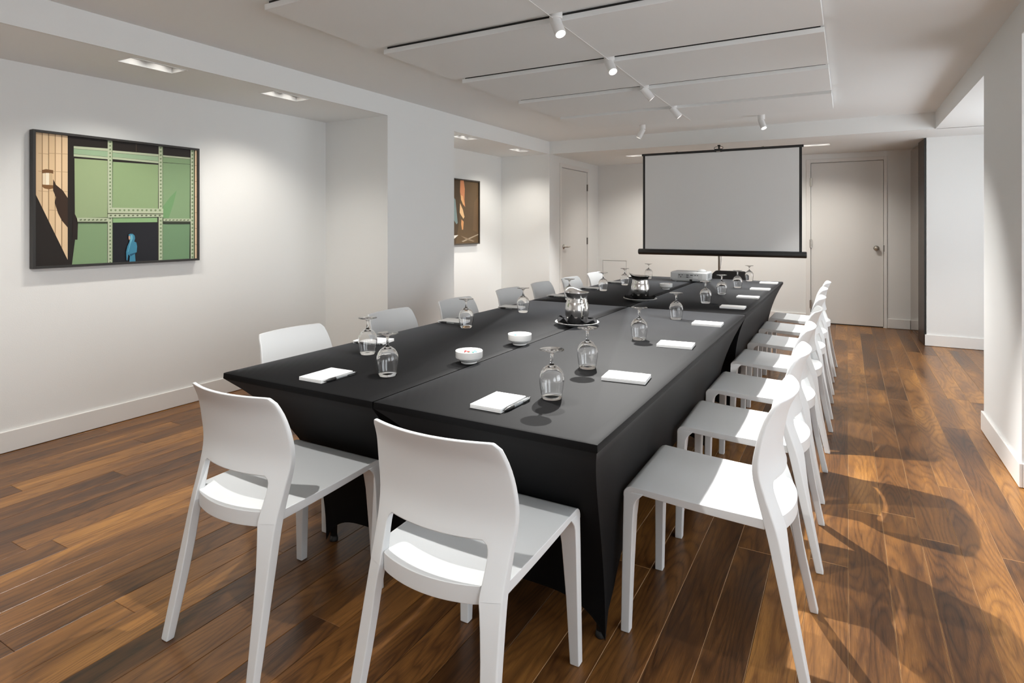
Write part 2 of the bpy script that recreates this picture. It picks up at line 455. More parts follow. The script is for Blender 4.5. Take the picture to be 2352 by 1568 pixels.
kb = MB().lathe([(0, 0), (0.033, 0), (0.033, 0.006), (0.014, 0.01), (0.012, 0.028), (0.024, 0.034), (0.029, 0.046), (0.026, 0.058), (0.014, 0.064), (0, 0.065)], 24).build('knob', 'satin_nickel', d2, smooth=True, loc=(hw - 0.075, 0.003, 1.011))
kb.rotation_euler = (math.pi / 2, 0, 0)
MB().box(hw + 0.001, hw + 0.012, -0.013, -0.010, 0.97, 1.05).build('strike_plate', 'dark_nickel', d2)
MB().box(-hw, hw, 0.006, 0.05, 0.0005, 0.011).build('threshold_gap', 'joint_shadow', d2)

# sliding smoked-glass door leaf seen almost edge-on at the right of the far alcove
d3 = tag(empty('door_3', (XR - 0.012, YRW + 0.014, 0), math.radians(2.7)), kind='structure', label='smoked glass door leaf with dark wood stile at the far right')
LD_ = YFAR - 0.02 - YRW - 0.014
MB().box(-0.006, 0.0, 0.40, LD_, 0.004, ZL - 0.02).build('glass_panel', 'smoked_glass', d3)
MB().box(-0.014, 0.0, 0.016, 0.40, 0.004, ZL - 0.004).build('stile', 'dark_wood', d3)
MB().box(-0.016, -0.0005, -0.012, 0.015, BH, ZL - 0.004).build('edge_trim', 'black_metal', d3)

# access hatch low in the far wall
ht = empty('access_hatch', ((HX0 + HX1) / 2, YFAR, 0.02)); hw = (HX1 - HX0) / 2
MB().box(-hw, hw, 0.001, 0.02, 0.0, HZ - 0.02).build('panel', 'wall_paint', ht, bevel=0.001)
MB().box(-hw - 0.028, -hw - g_, -0.004, 0.0, -0.02, HZ + 0.03).box(hw + g_, hw + 0.028, -0.004, 0, -0.02, HZ + 0.03).box(-hw - g_, hw + g_, -0.004, 0, HZ - 0.012, HZ + 0.03).build('frame', 'wall_paint', ht)
tag(ht, 'small white access hatch set low in the far wall left of the screen', 'hatch')

# ================================================================== CEILING PANELS, TRACK SPOTS
PX0, PX1 = -2.53, -0.11
for i, (a, b) in enumerate([(1.97, 2.72), (2.845, 3.595), (3.715, 4.465), (4.595, 5.345), (5.475, 6.19)]):
    p = empty('acoustic_panel', ((PX0 + PX1) / 2, (a + b) / 2, 2.373))
    hx, hy = (PX1 - PX0) / 2, (b - a) / 2
    MB().box(-hx, hx, -hy, hy, 0, 0.030).build('board', 'panel_felt', p, bevel=0.003)
    for yy in (-hy + 0.012, hy - 0.05): MB().box(-hx + 0.02, hx - 0.02, yy, yy + 0.038, 0.030, ZH - 2.373).build('shadow_gap_rail', 'black_plastic', p)  # rails hold the board; their black stands in for shade in the gap
    tag(p, ['white acoustic ceiling panel nearest the camera, cut off by the picture edge', 'second white acoustic ceiling panel from the camera', 'middle white acoustic ceiling panel of the five', 'fourth white acoustic ceiling panel from the camera', 'farthest white acoustic ceiling panel, next to the beam'][i], 'ceiling panel', 'white acoustic panels under the ceiling')
MB().tube([(-1.285, 1.2, 2.367), (-1.30, 2.0, 2.366), (-1.318, 2.80, 2.366), (-1.335, 3.65, 2.366), (-1.36, 4.53, 2.366), (-1.372, 5.40, 2.366), (-1.385, 6.15, 2.368)], 0.0016, 6).build('lighting_cable', 'white_metal')
tag(bpy.data.objects['lighting_cable'], 'thin white cable running along the ceiling panels between the spotlights', 'cable')
SPOTS = [  # x, y, aim, power, lit, label
    (-1.311, 2.783, (0.50, -0.30, -1.0), P_TRACK, 1, 'white ceiling spotlight nearest the camera, between first and second panel'),
    (-1.341, 3.655, (0.55, -0.50, -1.0), P_TRACK_KEY, 1, 'white ceiling spotlight glaring toward the camera, between second and third panel'),
    (-1.373, 4.530, (0.62, 0.30, -0.8), P_TRACK, 0, 'white ceiling spotlight between the third and fourth panel'),
    (-1.375, 5.410, (0.62, 0.20, -0.8), P_TRACK * 0.6, 0, 'white ceiling spotlight between the fourth and the farthest panel'),
    (-1.979, 6.45, (-0.50, -0.12, -0.9), P_TRACK, 0, 'white ceiling spotlight tilted left, above the left side of the screen'),
    (-0.755, 6.45, (0.34, -0.35, -0.9), P_TRACK * 0.7, 0, 'white ceiling spotlight tilted right, above the right side of the screen'),
    (-1.29, 1.86, (0.10, -0.30, -1.0), P_TRACK * 0.75, 1, 'white ceiling spotlight above the camera, before the first panel', 110),
    (-1.28, 0.30, (-0.3, 0.5, -1.0), P_ADDED_BACK, 1, 'added white ceiling spotlight, unseen, behind the camera position', 120),  # added out of view to light the backs of the near chairs
]
def make_spot(x, y, aim, power, lit, label, cone=78):
    t = empty('ceiling_spotlight', (x, y, ZH))
    MB().lathe([(0, 0), (0.034, 0), (0.034, -0.046), (0.031, -0.05), (0, -0.05)], 24).build('canopy', 'white_metal', t, smooth=False, bevel=0.0015)
    d = Vector(aim).normalized()
    MB().tube([(0, 0, -0.048), (0, 0, -0.07)], 0.012, 12).build('swivel', 'white_metal', t, smooth=True)
    q = d.to_track_quat('-Z', 'Y').to_euler()
    top = Vector((0, 0, -0.066)) - d * 0.022
    h = MB().lathe([(0, 0.0), (0.026, 0.0), (0.029, -0.003), (0.029, -0.108), (0.0285, -0.110), (0.0255, -0.110), (0.0245, -0.090), (0.0, -0.088)], 28).build('head', 'white_metal', t, smooth=True, loc=top)
    h.rotation_euler = q
    ed = h.modifiers.new('edges', 'EDGE_SPLIT'); ed.split_angle = math.radians(40)
    MB().lathe([(0, -0.0895), (0.023, -0.0895), (0.023, -0.091), (0, -0.091)], 24).build('lens', 'lamp_on' if lit else 'lamp_dim', h)
    spot('track_lamp', Vector((x, y, ZH)) + top + d * 0.118, d, power, cone, 0.5, C_TRACK, radius=0.014)
    tag(t, label, 'spotlight', 'white ceiling spotlights')
for s_ in SPOTS: make_spot(*s_)

# recessed twin downlights
def downlight(x, y, along_y, aim, power, label, group):
    t = empty('recessed_downlight', (x, y, ZL), 0 if along_y else math.pi / 2)
    w, l = FW, FL
    MB().box(-w - 0.007, w + 0.007, -l - 0.007, -l + 0.004, -0.003, 0.0).box(-w - 0.007, w + 0.007, l - 0.004, l + 0.007, -0.003, 0.0).box(-w - 0.007, -w + 0.004, -l, l, -0.003, 0.0).box(w - 0.004, w + 0.007, -l, l, -0.003, 0.0).build('trim_frame', 'white_metal', t)
    hb = MB()                                           # open box above the ceiling
    V = [(-w, -l, 0), (w, -l, 0), (w, l, 0), (-w, l, 0), (-w, -l, 0.11), (w, -l, 0.11), (w, l, 0.11), (-w, l, 0.11)]
    hb.add(V, [(0, 1, 5, 4), (1, 2, 6, 5), (2, 3, 7, 6), (3, 0, 4, 7), (4, 5, 6, 7)])
    me = bpy.data.meshes.new('housing'); me.from_pydata(hb.V, [], hb.F); me.update()
    link('housing', me, 'white_metal', t)
    rz = Matrix.Rotation(-(0 if along_y else math.pi / 2), 3, 'Z')
    d = Vector(aim).normalized(); dl = rz @ d
    q = dl.to_track_quat('-Z', 'Y').to_euler()
    for sy in (-0.08, 0.08):
        p = Vector((0, sy, 0.066))
        g2 = MB().lathe([(0, 0.03), (0.036, 0.03), (0.052, -0.02), (0.054, -0.022), (0.048, -0.022), (0.032, 0.01), (0, 0.012)], 24).build('lamp', 'white_metal', t, smooth=True, loc=p)
        g2.rotation_euler = q
        MB().lathe([(0, 0.011), (0.030, 0.009), (0.030, 0.008), (0, 0.008)], 20).build('lens', 'lamp_on', g2)
        wp_ = Vector((x, y, ZL)) + rz.inverted() @ p + d * 0.078
        spot('downlight_lamp', wp_, d, power, 125, 0.9, C_WASH, radius=0.03)
    tag(t, label, 'downlight', group)
LD = ['twin recessed downlight in the left soffit above the large green picture', 'twin recessed downlight in the left soffit just before the column', 'twin recessed downlight above the second picture, beside the column', 'twin recessed downlight at the far end of the second alcove', 'twin recessed downlight in the left soffit level with the camera', 'twin recessed downlight in the left soffit behind the camera']
for (x, y), lb in zip(LFIX, LD): downlight(x, y, True, (-0.10, 0, -1), P_WASH, lb, 'recessed downlights in the left soffit')
FD = ['recessed downlight in the far ceiling at the left edge of the screen', 'recessed downlight hidden above the middle of the projection screen', 'recessed downlight in the far ceiling at the right edge of the screen']
for (x, y), lb in zip(FFIX, FD): downlight(x, y, False, (0, 0.25, -1), P_FAR, lb, 'recessed downlights in the far ceiling')

# ================================================================== PICTURES
def picture(name, label, cy0, cy1, z0, z1, crop, polys, frame_mat):
    """crop = (px0, py0, scale): polygons given in pixels of an enlarged crop of the photograph, laid flat on the print"""
    XF = XL + 0.048
    yc = (cy0 + cy1) / 2
    t = empty(name, (XL, yc, z0))
    fw = 0.015; h = (cy1 - cy0) / 2; H_ = z1 - z0
    fr = MB().box(0.004, 0.048, -h, -h + fw, 0, H_).box(0.004, 0.048, h - fw, h, 0, H_).box(0.004, 0.048, -h + fw, h - fw, 0, fw).box(0.004, 0.048, -h + fw, h - fw, H_ - fw, H_)
    fr.build('frame', frame_mat, t, bevel=0.001)
    MB().box(0.0, 0.030, -h + fw, h - fw, fw, H_ - fw).build('backing', 'frame_black', t)
    XP = 0.0305
    V, Fc, mats, idx = [], [], [], []
    for layer, (rgb, pts) in enumerate(polys):
        k = len(V)
        for (px, py) in pts:
            if crop is None: Y_, Z_ = px, py
            else:
                p = on_x(crop[0] + px / crop[2], crop[1] + py / crop[2], XL + XP); Y_, Z_ = p[1] - yc, p[2] - z0
            Y_ = min(max(Y_, -h + fw), h - fw); Z_ = min(max(Z_, fw), H_ - fw)
            V.append((XP + 0.00004 * layer, Y_, Z_))
        Fc.append(tuple(range(k, len(V))))
        if rgb not in mats: mats.append(rgb)
        idx.append(mats.index(rgb))
    me = bpy.data.meshes.new('print'); me.from_pydata(V, [], Fc); me.update()
    bm = bmesh.new(); bm.from_mesh(me)
    for f in bm.faces:
        f.normal_update()
        if f.normal.x < 0: f.normal_flip()
    bm.to_mesh(me); bm.free()
    for rgb in mats:
        nm = 'print_ink_%d_%d_%d' % rgb
        if nm not in M: mat(nm, srgb(*rgb), 0.35, spec=0.25)
        me.materials.append(M[nm])
    for p, i in zip(me.polygons, idx): p.material_index = i
    o = bpy.data.objects.new('print', me); col.objects.link(o); o.parent = t
    gm = MB().box(0.036, 0.038, -h + fw, h - fw, fw, H_ - fw)
    tag(t, label, 'picture', 'framed photographs on the left wall')
    return t

BIG = 4000
pl = [((38, 32, 28), [(-BIG, -BIG), (BIG, -BIG), (BIG, BIG), (-BIG, BIG)])]
topl = lambda x: 135 + (x - 145) * 155 / 1403 - 25
botl = lambda x: 1305 - (x - 148) * 70 / 1397 + 25
diag = lambda x: 720 + (x - 145) * 2.05
for a, b, c in [(120, 176, (214, 186, 150)), (178, 232, (228, 200, 162)), (235, 290, (222, 193, 154)), (292, 347, (230, 202, 165)), (350, 403, (224, 196, 158))]:
    pl.append((c, [(a, topl(a)), (b, topl(b)), (b, diag(b)), (a, diag(a))]))
    pl.append(((188, 156, 118), [(a, topl(a)), (a + 7, topl(a)), (a + 7, diag(a + 7)), (a, diag(a))]))
for yy in (310, 468, 640, 810, 975, 1140):
    for a, b in ((145, 232), (235, 403)):
        if yy + 14 < diag(a): pl.append(((176, 146, 112), [(a, yy), (b, yy + 9), (b, yy + 13), (a, yy + 4)]))
pl.append(((58, 42, 31), [(276, 540), (300, 590), (330, 615), (360, 640), (403, 705), (403, 965), (352, 905), (318, 840), (288, 745), (300, 700), (274, 640)]))
pl += [((118, 84, 52), [(178, 460), (212, 452), (276, 462), (276, 492), (178, 488)]), ((236, 220, 192), [(184, 490), (206, 486), (206, 588), (184, 586)]),
       ((246, 234, 210), [(210, 486), (240, 486), (240, 590), (210, 590)]), ((206, 180, 142), [(244, 486), (268, 490), (268, 592), (244, 590)]),
       ((128, 92, 56), [(178, 588), (276, 594), (274, 622), (240, 630), (200, 622), (180, 606)])]
G1, G2, G3, G4, PALE = (150, 168, 128), (128, 155, 116), (140, 163, 120), (110, 142, 106), (180, 190, 162)
pl += [(PALE, [(456, 250), (755, 272), (755, 294), (456, 272)]), ((150, 176, 144), [(456, 274), (755, 296), (755, 345), (456, 318)]), (PALE, [(456, 320), (755, 347), (755, 366), (456, 340)]),
       (PALE, [(797, 288), (1200, 322), (1200, 342), (797, 306)]), ((150, 176, 144), [(797, 308), (1200, 344), (1200, 382), (797, 345)]), (PALE, [(797, 346), (1200, 384), (1200, 402), (797, 364)]),
       (PALE, [(1240, 330), (1480, 352), (1480, 366), (1240, 344)]), (G2, [(1240, 346), (1480, 368), (1480, 410), (1240, 392)]),
       ((92, 74, 60), [(1002, 226), (1006, 226), (1006, 300), (1002, 300)]),
       (G1, [(462, 358), (752, 378), (752, 876), (466, 882)]), (G2, [(486, 926), (750, 928), (750, 1310), (440, 1330)]),
       (G3, [(800, 388), (1198, 414), (1196, 800), (797, 792)]), (G2, [(1240, 396), (1478, 412), (1476, 890), (1240, 884)]),
       ((112, 152, 104), [(1240, 780), (1300, 700), (1360, 640), (1330, 760), (1290, 882), (1240, 884)]),
       (G4, [(1240, 934), (1476, 934), (1472, 1260), (1240, 1275)]), ((136, 172, 122), [(800, 878), (1190, 878), (1190, 918), (800, 922)]),
       ((24, 23, 28), [(797, 924), (1190, 924), (1190, 1280), (797, 1300)]),
       ((40, 30, 26), [(452, 820), (478, 872), (493, 920), (488, 1072), (440, 1072)])]
for x0, x1, y0 in ((754, 797, 190), (1200, 1238, 240), (1480, 1512, 270)):
    pl.append((PALE, [(x0, y0), (x1, y0), (x1, 1330), (x0, 1330)])); pl.append(((120, 140, 108), [(x1 - 6, y0), (x1, y0), (x1, 1330), (x1 - 6, 1330)]))
    for k in range(34):
        yy = y0 + 25 + k * 32; xm = (x0 + x1) / 2
        if yy < 1300: pl.append(((112, 132, 98), [(xm - 11, yy), (xm + 2, yy - 9), (xm + 9, yy + 3), (xm - 2, yy + 10)]))
pl += [(PALE, [(752, 790), (1238, 800), (1238, 872), (752, 878)]), ((78, 84, 62), [(752, 838), (1238, 842), (1238, 850), (752, 846)]),
       (PALE, [(480, 880), (752, 880), (752, 914), (486, 914)]), ((60, 66, 48), [(486, 914), (752, 914), (752, 924), (486, 924)]),
       (PALE, [(1240, 886), (1478, 888), (1478, 912), (1240, 910)]), ((52, 58, 42), [(1240, 912), (1478, 914), (1478, 930), (1240, 930)])]
for k in range(12):
    xm = 780 + k * 39
    pl.append(((118, 136, 100), [(xm - 12, 812), (xm, 804), (xm + 12, 812), (xm, 824)])); pl.append(((88, 98, 72), [(xm - 14, 858), (xm, 852), (xm + 10, 860), (xm - 4, 867)]))
for k in range(7):
    pl.append(((104, 116, 88), [(500 + k * 36, 896), (520 + k * 36, 890), (526 + k * 36, 900), (506 + k * 36, 906)])); pl.append(((104, 116, 88), [(1252 + k * 32, 898), (1270 + k * 32, 893), (1274 + k * 32, 902), (1256 + k * 32, 906)]))
pl += [((226, 198, 164), [(1516, 270), (1570, 275), (1570, 1260), (1516, 1260)])]
for yy in (420, 560, 695, 832, 970, 1110): pl.append(((150, 116, 86), [(1516, yy), (1570, yy + 3), (1570, yy + 6), (1516, yy + 3)]))
pl += [((62, 128, 156), [(930, 1030), (945, 1020), (968, 1020), (986, 1036), (990, 1060), (982, 1088), (1000, 1096), (1008, 1130), (1004, 1182), (988, 1190), (994, 1285), (940, 1290), (944, 1216), (932, 1200), (922, 1255), (914, 1250), (911, 1180), (922, 1130), (938, 1095), (948, 1060)]),
       ((104, 172, 192), [(950, 1030), (966, 1030), (970, 1060), (950, 1110), (930, 1180), (926, 1180), (946, 1100)]),
       ((34, 82, 108), [(942, 1200), (1000, 1182), (990, 1196), (948, 1218)]), ((198, 158, 136), [(932, 1042), (944, 1036), (948, 1062), (938, 1076), (933, 1062)])]
picture('framed_picture', 'black-framed photograph of a green paneled facade with a hooded person in blue', 1.649, 2.677, 1.045, 1.866, (50, 270, 3.825), pl, 'frame_black')
p2 = [((104, 84, 60), [(-BIG, -BIG), (BIG, -BIG), (BIG, BIG), (-BIG, BIG)])]
p2 += [((84, 68, 50), [(-300, 200), (190, 240), (180, 900), (120, 1300), (-300, 1300)]), ((116, 92, 66), [(420, 600), (520, 500), (520, 1100), (400, 1060)]),
       ((222, 150, 106), [(195, 225), (250, 232), (268, 380), (262, 560), (275, 680), (240, 640), (205, 520), (190, 430)]), ((240, 186, 130), [(200, 480), (235, 500), (262, 640), (240, 640), (206, 560)]),
       ((246, 204, 152), [(190, 615), (235, 720), (262, 840), (245, 872), (205, 810), (184, 770)]), ((226, 166, 112), [(214, 880), (250, 920), (240, 1050), (222, 1052), (208, 960)]),
       ((132, 152, 152), [(60, 480), (115, 560), (152, 940), (130, 962), (60, 840)]), ((236, 232, 224), [(20, 1150), (162, 1138), (95, 1200), (20, 1240)]),
       ((176, 160, 138), [(215, 1240), (500, 1118), (508, 1136), (300, 1225), (240, 1252)]), ((150, 130, 106), [(200, 1150), (300, 1185), (430, 1238), (400, 1246), (290, 1210)])]
mat('frame_bronze', (0.06, 0.05, 0.04), 0.4)
picture('framed_picture', 'dark brown framed photograph with orange streaks, half hidden behind the white column', 5.49, 6.512, 1.063, 1.877, (1030, 380, 7.13), p2, 'frame_bronze')

# ================================================================== TABLES WITH STRETCH COVERS
def cover_mesh(hx, hy):
    nL, nS = 44, 22
    per = []                                  # (u, v, side, t)
    def edge(n, f):
        return [f(i / n) for i in range(n)]
    per += edge(nS, lambda t: (-1 + 2 * t, -1, 'S', t)); per += edge(nL, lambda t: (1, -1 + 2 * t, 'L', t))
    per += edge(nS, lambda t: (1 - 2 * t, 1, 'S', t)); per += edge(nL, lambda t: (-1, 1 - 2 * t, 'L', t))
    n = len(per); rows = 16; V, Fc = [], []
    r_ = 0.008
    def ring(z_of, inset):
        for (u, v, sd, t) in per:
            z = z_of(sd, t); ix, iy = inset(z, sd, t)
            V.append((u * (hx - ix), v * (hy - iy), z))
    ring(lambda s, t: ZT, lambda z, s, t: (r_, r_)); ring(lambda s, t: ZT - 0.003, lambda z, s, t: (0.001, 0.001))
    ring(lambda s, t: ZT - 0.022, lambda z, s, t: (0.0, 0.0)); ring(lambda s, t: ZT - 0.026, lambda z, s, t: (0.004, 0.004))
    zt = ZT - 0.026
    def hem(s, t):
        q = 1 - abs(2 * t - 1) ** 3.2
        return 0.004 + (0.113 if s == 'S' else 0.36) * q ** 0.8
    for k in range(1, rows + 1):
        f = k / rows
        def zz(s, t, f=f): return zt + (hem(s, t) - zt) * f
        def ins(z, s, t):
            u = (zt - z) / zt
            fold = 0.0
            edge_ = max(0.0, abs(2 * t - 1) - 0.86) / 0.14
            fold = 0.006 * math.sin(40 * t * (2 if s == 'L' else 1)) * u * edge_
            return (0.004 + 0.118 * (1 - (1 - u) ** 3.3) + (fold if s == 'L' else 0), 0.004 + 0.376 * (1 - (1 - u) ** 2.4) + (fold if s == 'S' else 0))
        ring(zz, ins)
    R = rows + 4
    for i in range(R - 1):
        for j in range(n):
            a, b = i * n + j, i * n + (j + 1) % n
            Fc.append((a, b, b + n, a + n))
    Fc.append(tuple(range(n))[::-1])
    return me_from('stretch_cover', V, Fc, True)
TX0, TXM, TX1 = -1.996, -1.268, -0.534
TY0, TYM, TY1 = 1.375, 3.812, 6.248
TABLES = [(TX0, TXM, TY0, TYM, 'long table in black stretch cover, near left of the four'), (TXM, TX1, TY0, TYM, 'long table in black stretch cover, near right of the four, corner closest to camera'),
          (TX0, TXM, TYM, TY1, 'long table in black stretch cover, far left of the four'), (TXM, TX1, TYM, TY1, 'long table in black stretch cover, far right of the four, carrying the projector')]
for i, (a, b, c, d, lb) in enumerate(TABLES):
    t = empty('covered_table', ((a + b) / 2, (c + d) / 2, 0))
    hx, hy = (b - a) / 2 - 0.0015, (d - c) / 2 - 0.002
    o = link('stretch_cover', cover_mesh(hx, hy), 'stretch_black', t)
    es = o.modifiers.new('edges', 'EDGE_SPLIT'); es.split_angle = math.radians(50)
    MB().box(-hx + 0.01, hx - 0.01, -hy + 0.01, hy - 0.01, ZT - 0.022, ZT - 0.003).build('tabletop', 'tabletop', t)
    for sx in (-1, 1):
        for sy in (-1, 1):
            lg = MB().tube([(sx * (hx - 0.145), sy * (hy - 0.40), 0.018), (sx * (hx - 0.145), sy * (hy - 0.40), ZT - 0.022)], 0.014, 10).build('leg', 'black_metal', t, smooth=True)
            MB().lathe([(0, 0), (0.016, 0), (0.0175, 0.004), (0.015, 0.022), (0, 0.022)], 14, c=(sx * (hx - 0.145), sy * (hy - 0.40), 0)).build('foot', 'black_plastic', lg, smooth=True)
    tag(t, lb, 'table', 'four tables pushed together under black stretch covers')

# ================================================================== CHAIRS
BACK_Y = [(0, 0.520), (0.22, 0.470), (0.41, 0.428), (0.457, 0.416), (0.528, 0.399), (0.589, 0.389), (0.641, 0.393), (0.733, 0.417), (0.80, 0.452)]
BACK_W = [(0, 0.219), (0.30, 0.206), (0.43, 0.202), (0.52, 0.206), (0.62, 0.214), (0.70, 0.210), (0.80, 0.194)]
def bulge(x, z):
    w = interp(BACK_W, z)
    return interp([(0, 0.0), (0.25, 0.02), (0.42, 0.052), (0.6, 0.046), (0.80, 0.040)], z) * (1 - min(1, (x / w) ** 2))
def make_chair():
    t = empty('chair')
    # backrest shell: two uprights that widen into the back, an open gap above the seat
    ZB, ZGAP, ZTOP, UP, MID = 0.425, 0.548, 0.795, 4, 18
    def lw(z): return interp([(0, 0.031), (0.2, 0.038), (0.385, 0.046), (0.425, 0.052), (0.455, 0.051), (0.50, 0.050), (0.525, 0.052), (0.540, 0.058), (0.548, 0.068), (0.60, 0.066), (0.80, 0.055)], z)
    def ty(z): return interp([(0, 0.026), (0.2, 0.030), (0.425, 0.031), (0.5, 0.026), (0.58, 0.020), (0.80, 0.013)], z)
    zs = [ZB, 0.44, 0.455, 0.475, 0.50, 0.52, 0.532, 0.541, ZGAP] + [ZGAP + (ZTOP - ZGAP) * k / 11 for k in range(1, 12)]
    ig = zs.index(ZGAP); NC = 2 * UP + MID
    V, Fc, vid = [], [], {}
    for side in (0, 1):
        for i, z in enumerate(zs):
            for j in range(NC + 1):
                w = interp(BACK_W, z); inn = w - lw(z)
                if j <= UP: x = -w + lw(z) * j / UP
                elif j >= UP + MID: x = inn + lw(z) * (j - UP - MID) / UP
                else: x = -inn + 2 * inn * (j - UP) / MID
                if i < ig and UP < j < UP + MID: continue
                zt = z
                r = 0.020
                if i >= ig:
                    drop = 0 if abs(x) < w - r else r - math.sqrt(max(0, r * r - (abs(x) - (w - r)) ** 2))
                    zt = z - drop * ((z - ZGAP) / (ZTOP - ZGAP)) ** 2
                y = interp(BACK_Y, zt) + bulge(x, z) + (ty(z) if side else 0)
                vid[side, i, j] = len(V); V.append((x, y, zt))
    def cell(i, j): return 0 <= i < len(zs) - 1 and 0 <= j < NC and not (i < ig and UP <= j < UP + MID)
    for i in range(len(zs) - 1):
        for j in range(NC):
            if not cell(i, j): continue
            q = [(i, j), (i, j + 1), (i + 1, j + 1), (i + 1, j)]
            Fc.append(tuple(vid[(0,) + k] for k in q)); Fc.append(tuple(vid[(1,) + k] for k in q[::-1]))
            for di, dj, a_, b_ in ((-1, 0, q[0], q[1]), (0, 1, q[1], q[2]), (1, 0, q[2], q[3]), (0, -1, q[3], q[0])):
                if cell(i + di, j + dj) or (i == 0 and di == -1): continue
                Fc.append((vid[(0,) + a_], vid[(1,) + a_], vid[(1,) + b_], vid[(0,) + b_]))
    bk = MB(); bk.add(V, Fc); bk.build('backrest', 'chair_plastic', t, bevel=0.004, seg=2, angle=40)
    # seat: waterfall front, slight dish, deep curved rear rim
    NX, NY = 24, 22; Tp, Bt = [], []
    path = [(0.004, 0.432), (0.004, 0.444), (0.0085, 0.456), (0.018, 0.465), (0.032, 0.469)]
    for i in range(NY + 1):
        rt_, rb = [], []
        for j in range(NX + 1):
            s = -1 + 2 * j / NX
            k_ = min(1.0, max(0.0, (0.84 - abs(s)) / 0.10)); k_ = k_ * k_ * (3 - 2 * k_)
            yr = interp(BACK_Y, 0.45) + 0.006 + k_ * (bulge(s * 0.20, 0.45) + 0.018)
            if i < len(path): y, z = path[i]; f = 0
            else:
                f = (i - len(path) + 1) / (NY - len(path) + 1); f = 1 - (1 - f) ** 1.5; y = 0.032 + (yr - 0.032) * f; z = 0.469
            hw = 0.207 - 0.009 * f
            dish = -0.010 * math.sin(math.pi * min(1, f * 0.95)) * (1 - 0.7 * s * s) - 0.014 * f
            th = 0.020 + 0.010 * f + (0.015 * k_ if f > 0.93 else 0)
            rt_.append((s * hw, y, z + dish))
            if i == 0: rb.append((s * hw, y + 0.024, z))
            elif i < 4: rb.append((s * hw, 0.028, min(z - 0.012, 0.444)))
            else: rb.append((s * hw * 0.995, max(y, 0.034), z + dish - th))
        Tp.append(rt_); Bt.append(rb)
    MB().grid_solid(Tp, Bt).build('seat', 'chair_plastic', t, bevel=0.0035, angle=38)
    # rear legs run up into the backrest
    for sx in (-1, 1):
        rings = []
        for z in (0.0, 0.10, 0.2, 0.3, 0.36, 0.40, ZB):
            wo = interp(BACK_W, z); l_ = lw(z)
            yo, yi = interp(BACK_Y, z) + bulge(wo, z), interp(BACK_Y, z) + bulge(wo - l_, z)
            rings.append([(sx * wo, yo, z), (sx * (wo - l_), yi, z), (sx * (wo - l_), yi + ty(z), z), (sx * wo, yo + ty(z), z)])
        lgm = MB().loft(rings, cap=False); lgm.F.append((3, 2, 1, 0)); lgm.build('leg', 'chair_plastic', t, bevel=0.004, angle=40)
    for sx in (-1, 1):
        rings = []
        for z in (0.0, 0.2, 0.36, 0.41, 0.425, 0.436, 0.4515):
            wo = interp([(0, 0.211), (0.44, 0.207)], z); lw = interp([(0, 0.030), (0.3, 0.044), (0.44, 0.058)], z)
            y0 = interp([(0, -0.004), (0.3, 0.001), (0.44, 0.004)], z); ty = interp([(0, 0.029), (0.38, 0.034), (0.41, 0.037), (0.425, 0.043), (0.436, 0.052), (0.4515, 0.068)], z)
            rings.append([(sx * wo, y0, z), (sx * (wo - lw), y0, z), (sx * (wo - lw), y0 + ty, z), (sx * wo, y0 + ty, z)])
        MB().loft(rings).build('leg', 'chair_plastic', t, bevel=0.0035, angle=40)
    return t
chair0 = make_chair(); chair_used = [False]
def put_chair(x, y, rz, label, group):
    c = copy_tree(chair0) if chair_used[0] else chair0
    chair_used[0] = True
    c.location = (x, y, 0); c.rotation_euler = (0, 0, rz)
    tag(c, label, 'chair', group)
put_chair(-1.66, 1.628, math.pi, 'white plastic chair at the near end of the table, left of the two', 'white chairs at the near end of the table')
put_chair(-0.898, 1.642, math.pi, 'white plastic chair at the near end of the table, right of the two', 'white chairs at the near end of the table')
RY = [2.042, 2.70, 3.345, 4.06, 4.735, 5.39, 6.03]
for i, y in enumerate(RY):
    lb = 'white plastic chair nearest the camera in the row along the right side' if i == 0 else ('farthest white plastic chair in the row along the right side' if i == 6 else ORD[i] + ' white plastic chair from the camera in the row along the right side')
    put_chair(-0.630 + 0.005 * math.sin(i * 2.3), y, -math.pi / 2 + 0.02 * math.sin(i * 1.7), lb, 'white chairs along the right side of the table')
LY = [2.01, 2.73, 3.37, 4.14, 4.735, 5.32, 5.985]
for i, y in enumerate(LY):
    lb = 'white plastic chair nearest the camera on the left side, back showing above the table' if i == 0 else ('farthest white plastic chair on the left side of the table' if i == 6 else ORD[i] + ' white plastic chair from the camera on the left side of the table')
    put_chair(-1.912 - 0.010 * math.sin(i * 1.9 + 1), y, math.pi / 2 + 0.03 * math.sin(i * 2.1), lb, 'white chairs along the left side of the table')

# ================================================================== GLASSES
def make_glass():
    H_ = 0.152
    out = [(0.0307, 0.0), (0.0315, 0.001), (0.0335, 0.012), (0.0365, 0.03), (0.0390, 0.048), (0.0395, 0.058), (0.0380, 0.070), (0.0335, 0.083), (0.0260, 0.093), (0.0160, 0.1005), (0.0085, 0.104), (0.0055, 0.108), (0.0045, 0.116), (0.0045, 0.128), (0.0055, 0.136), (0.0085, 0.1415), (0.018, 0.1455), (0.030, 0.148), (0.0380, 0.1500), (0.0388, 0.1512), (0.0380, 0.152), (0.0, 0.152)]
    inn = [(0.0, 0.098), (0.010, 0.0968), (0.022, 0.091), (0.0306, 0.081), (0.0356, 0.069), (0.0373, 0.058), (0.0368, 0.048), (0.0344, 0.03), (0.0316, 0.012), (0.0299, 0.001)]
    t = empty('wine_glass')
    MB().lathe(inn + out, 44).build('bowl_and_stem', 'clear_glass', t, smooth=True, weld=True)
    return t
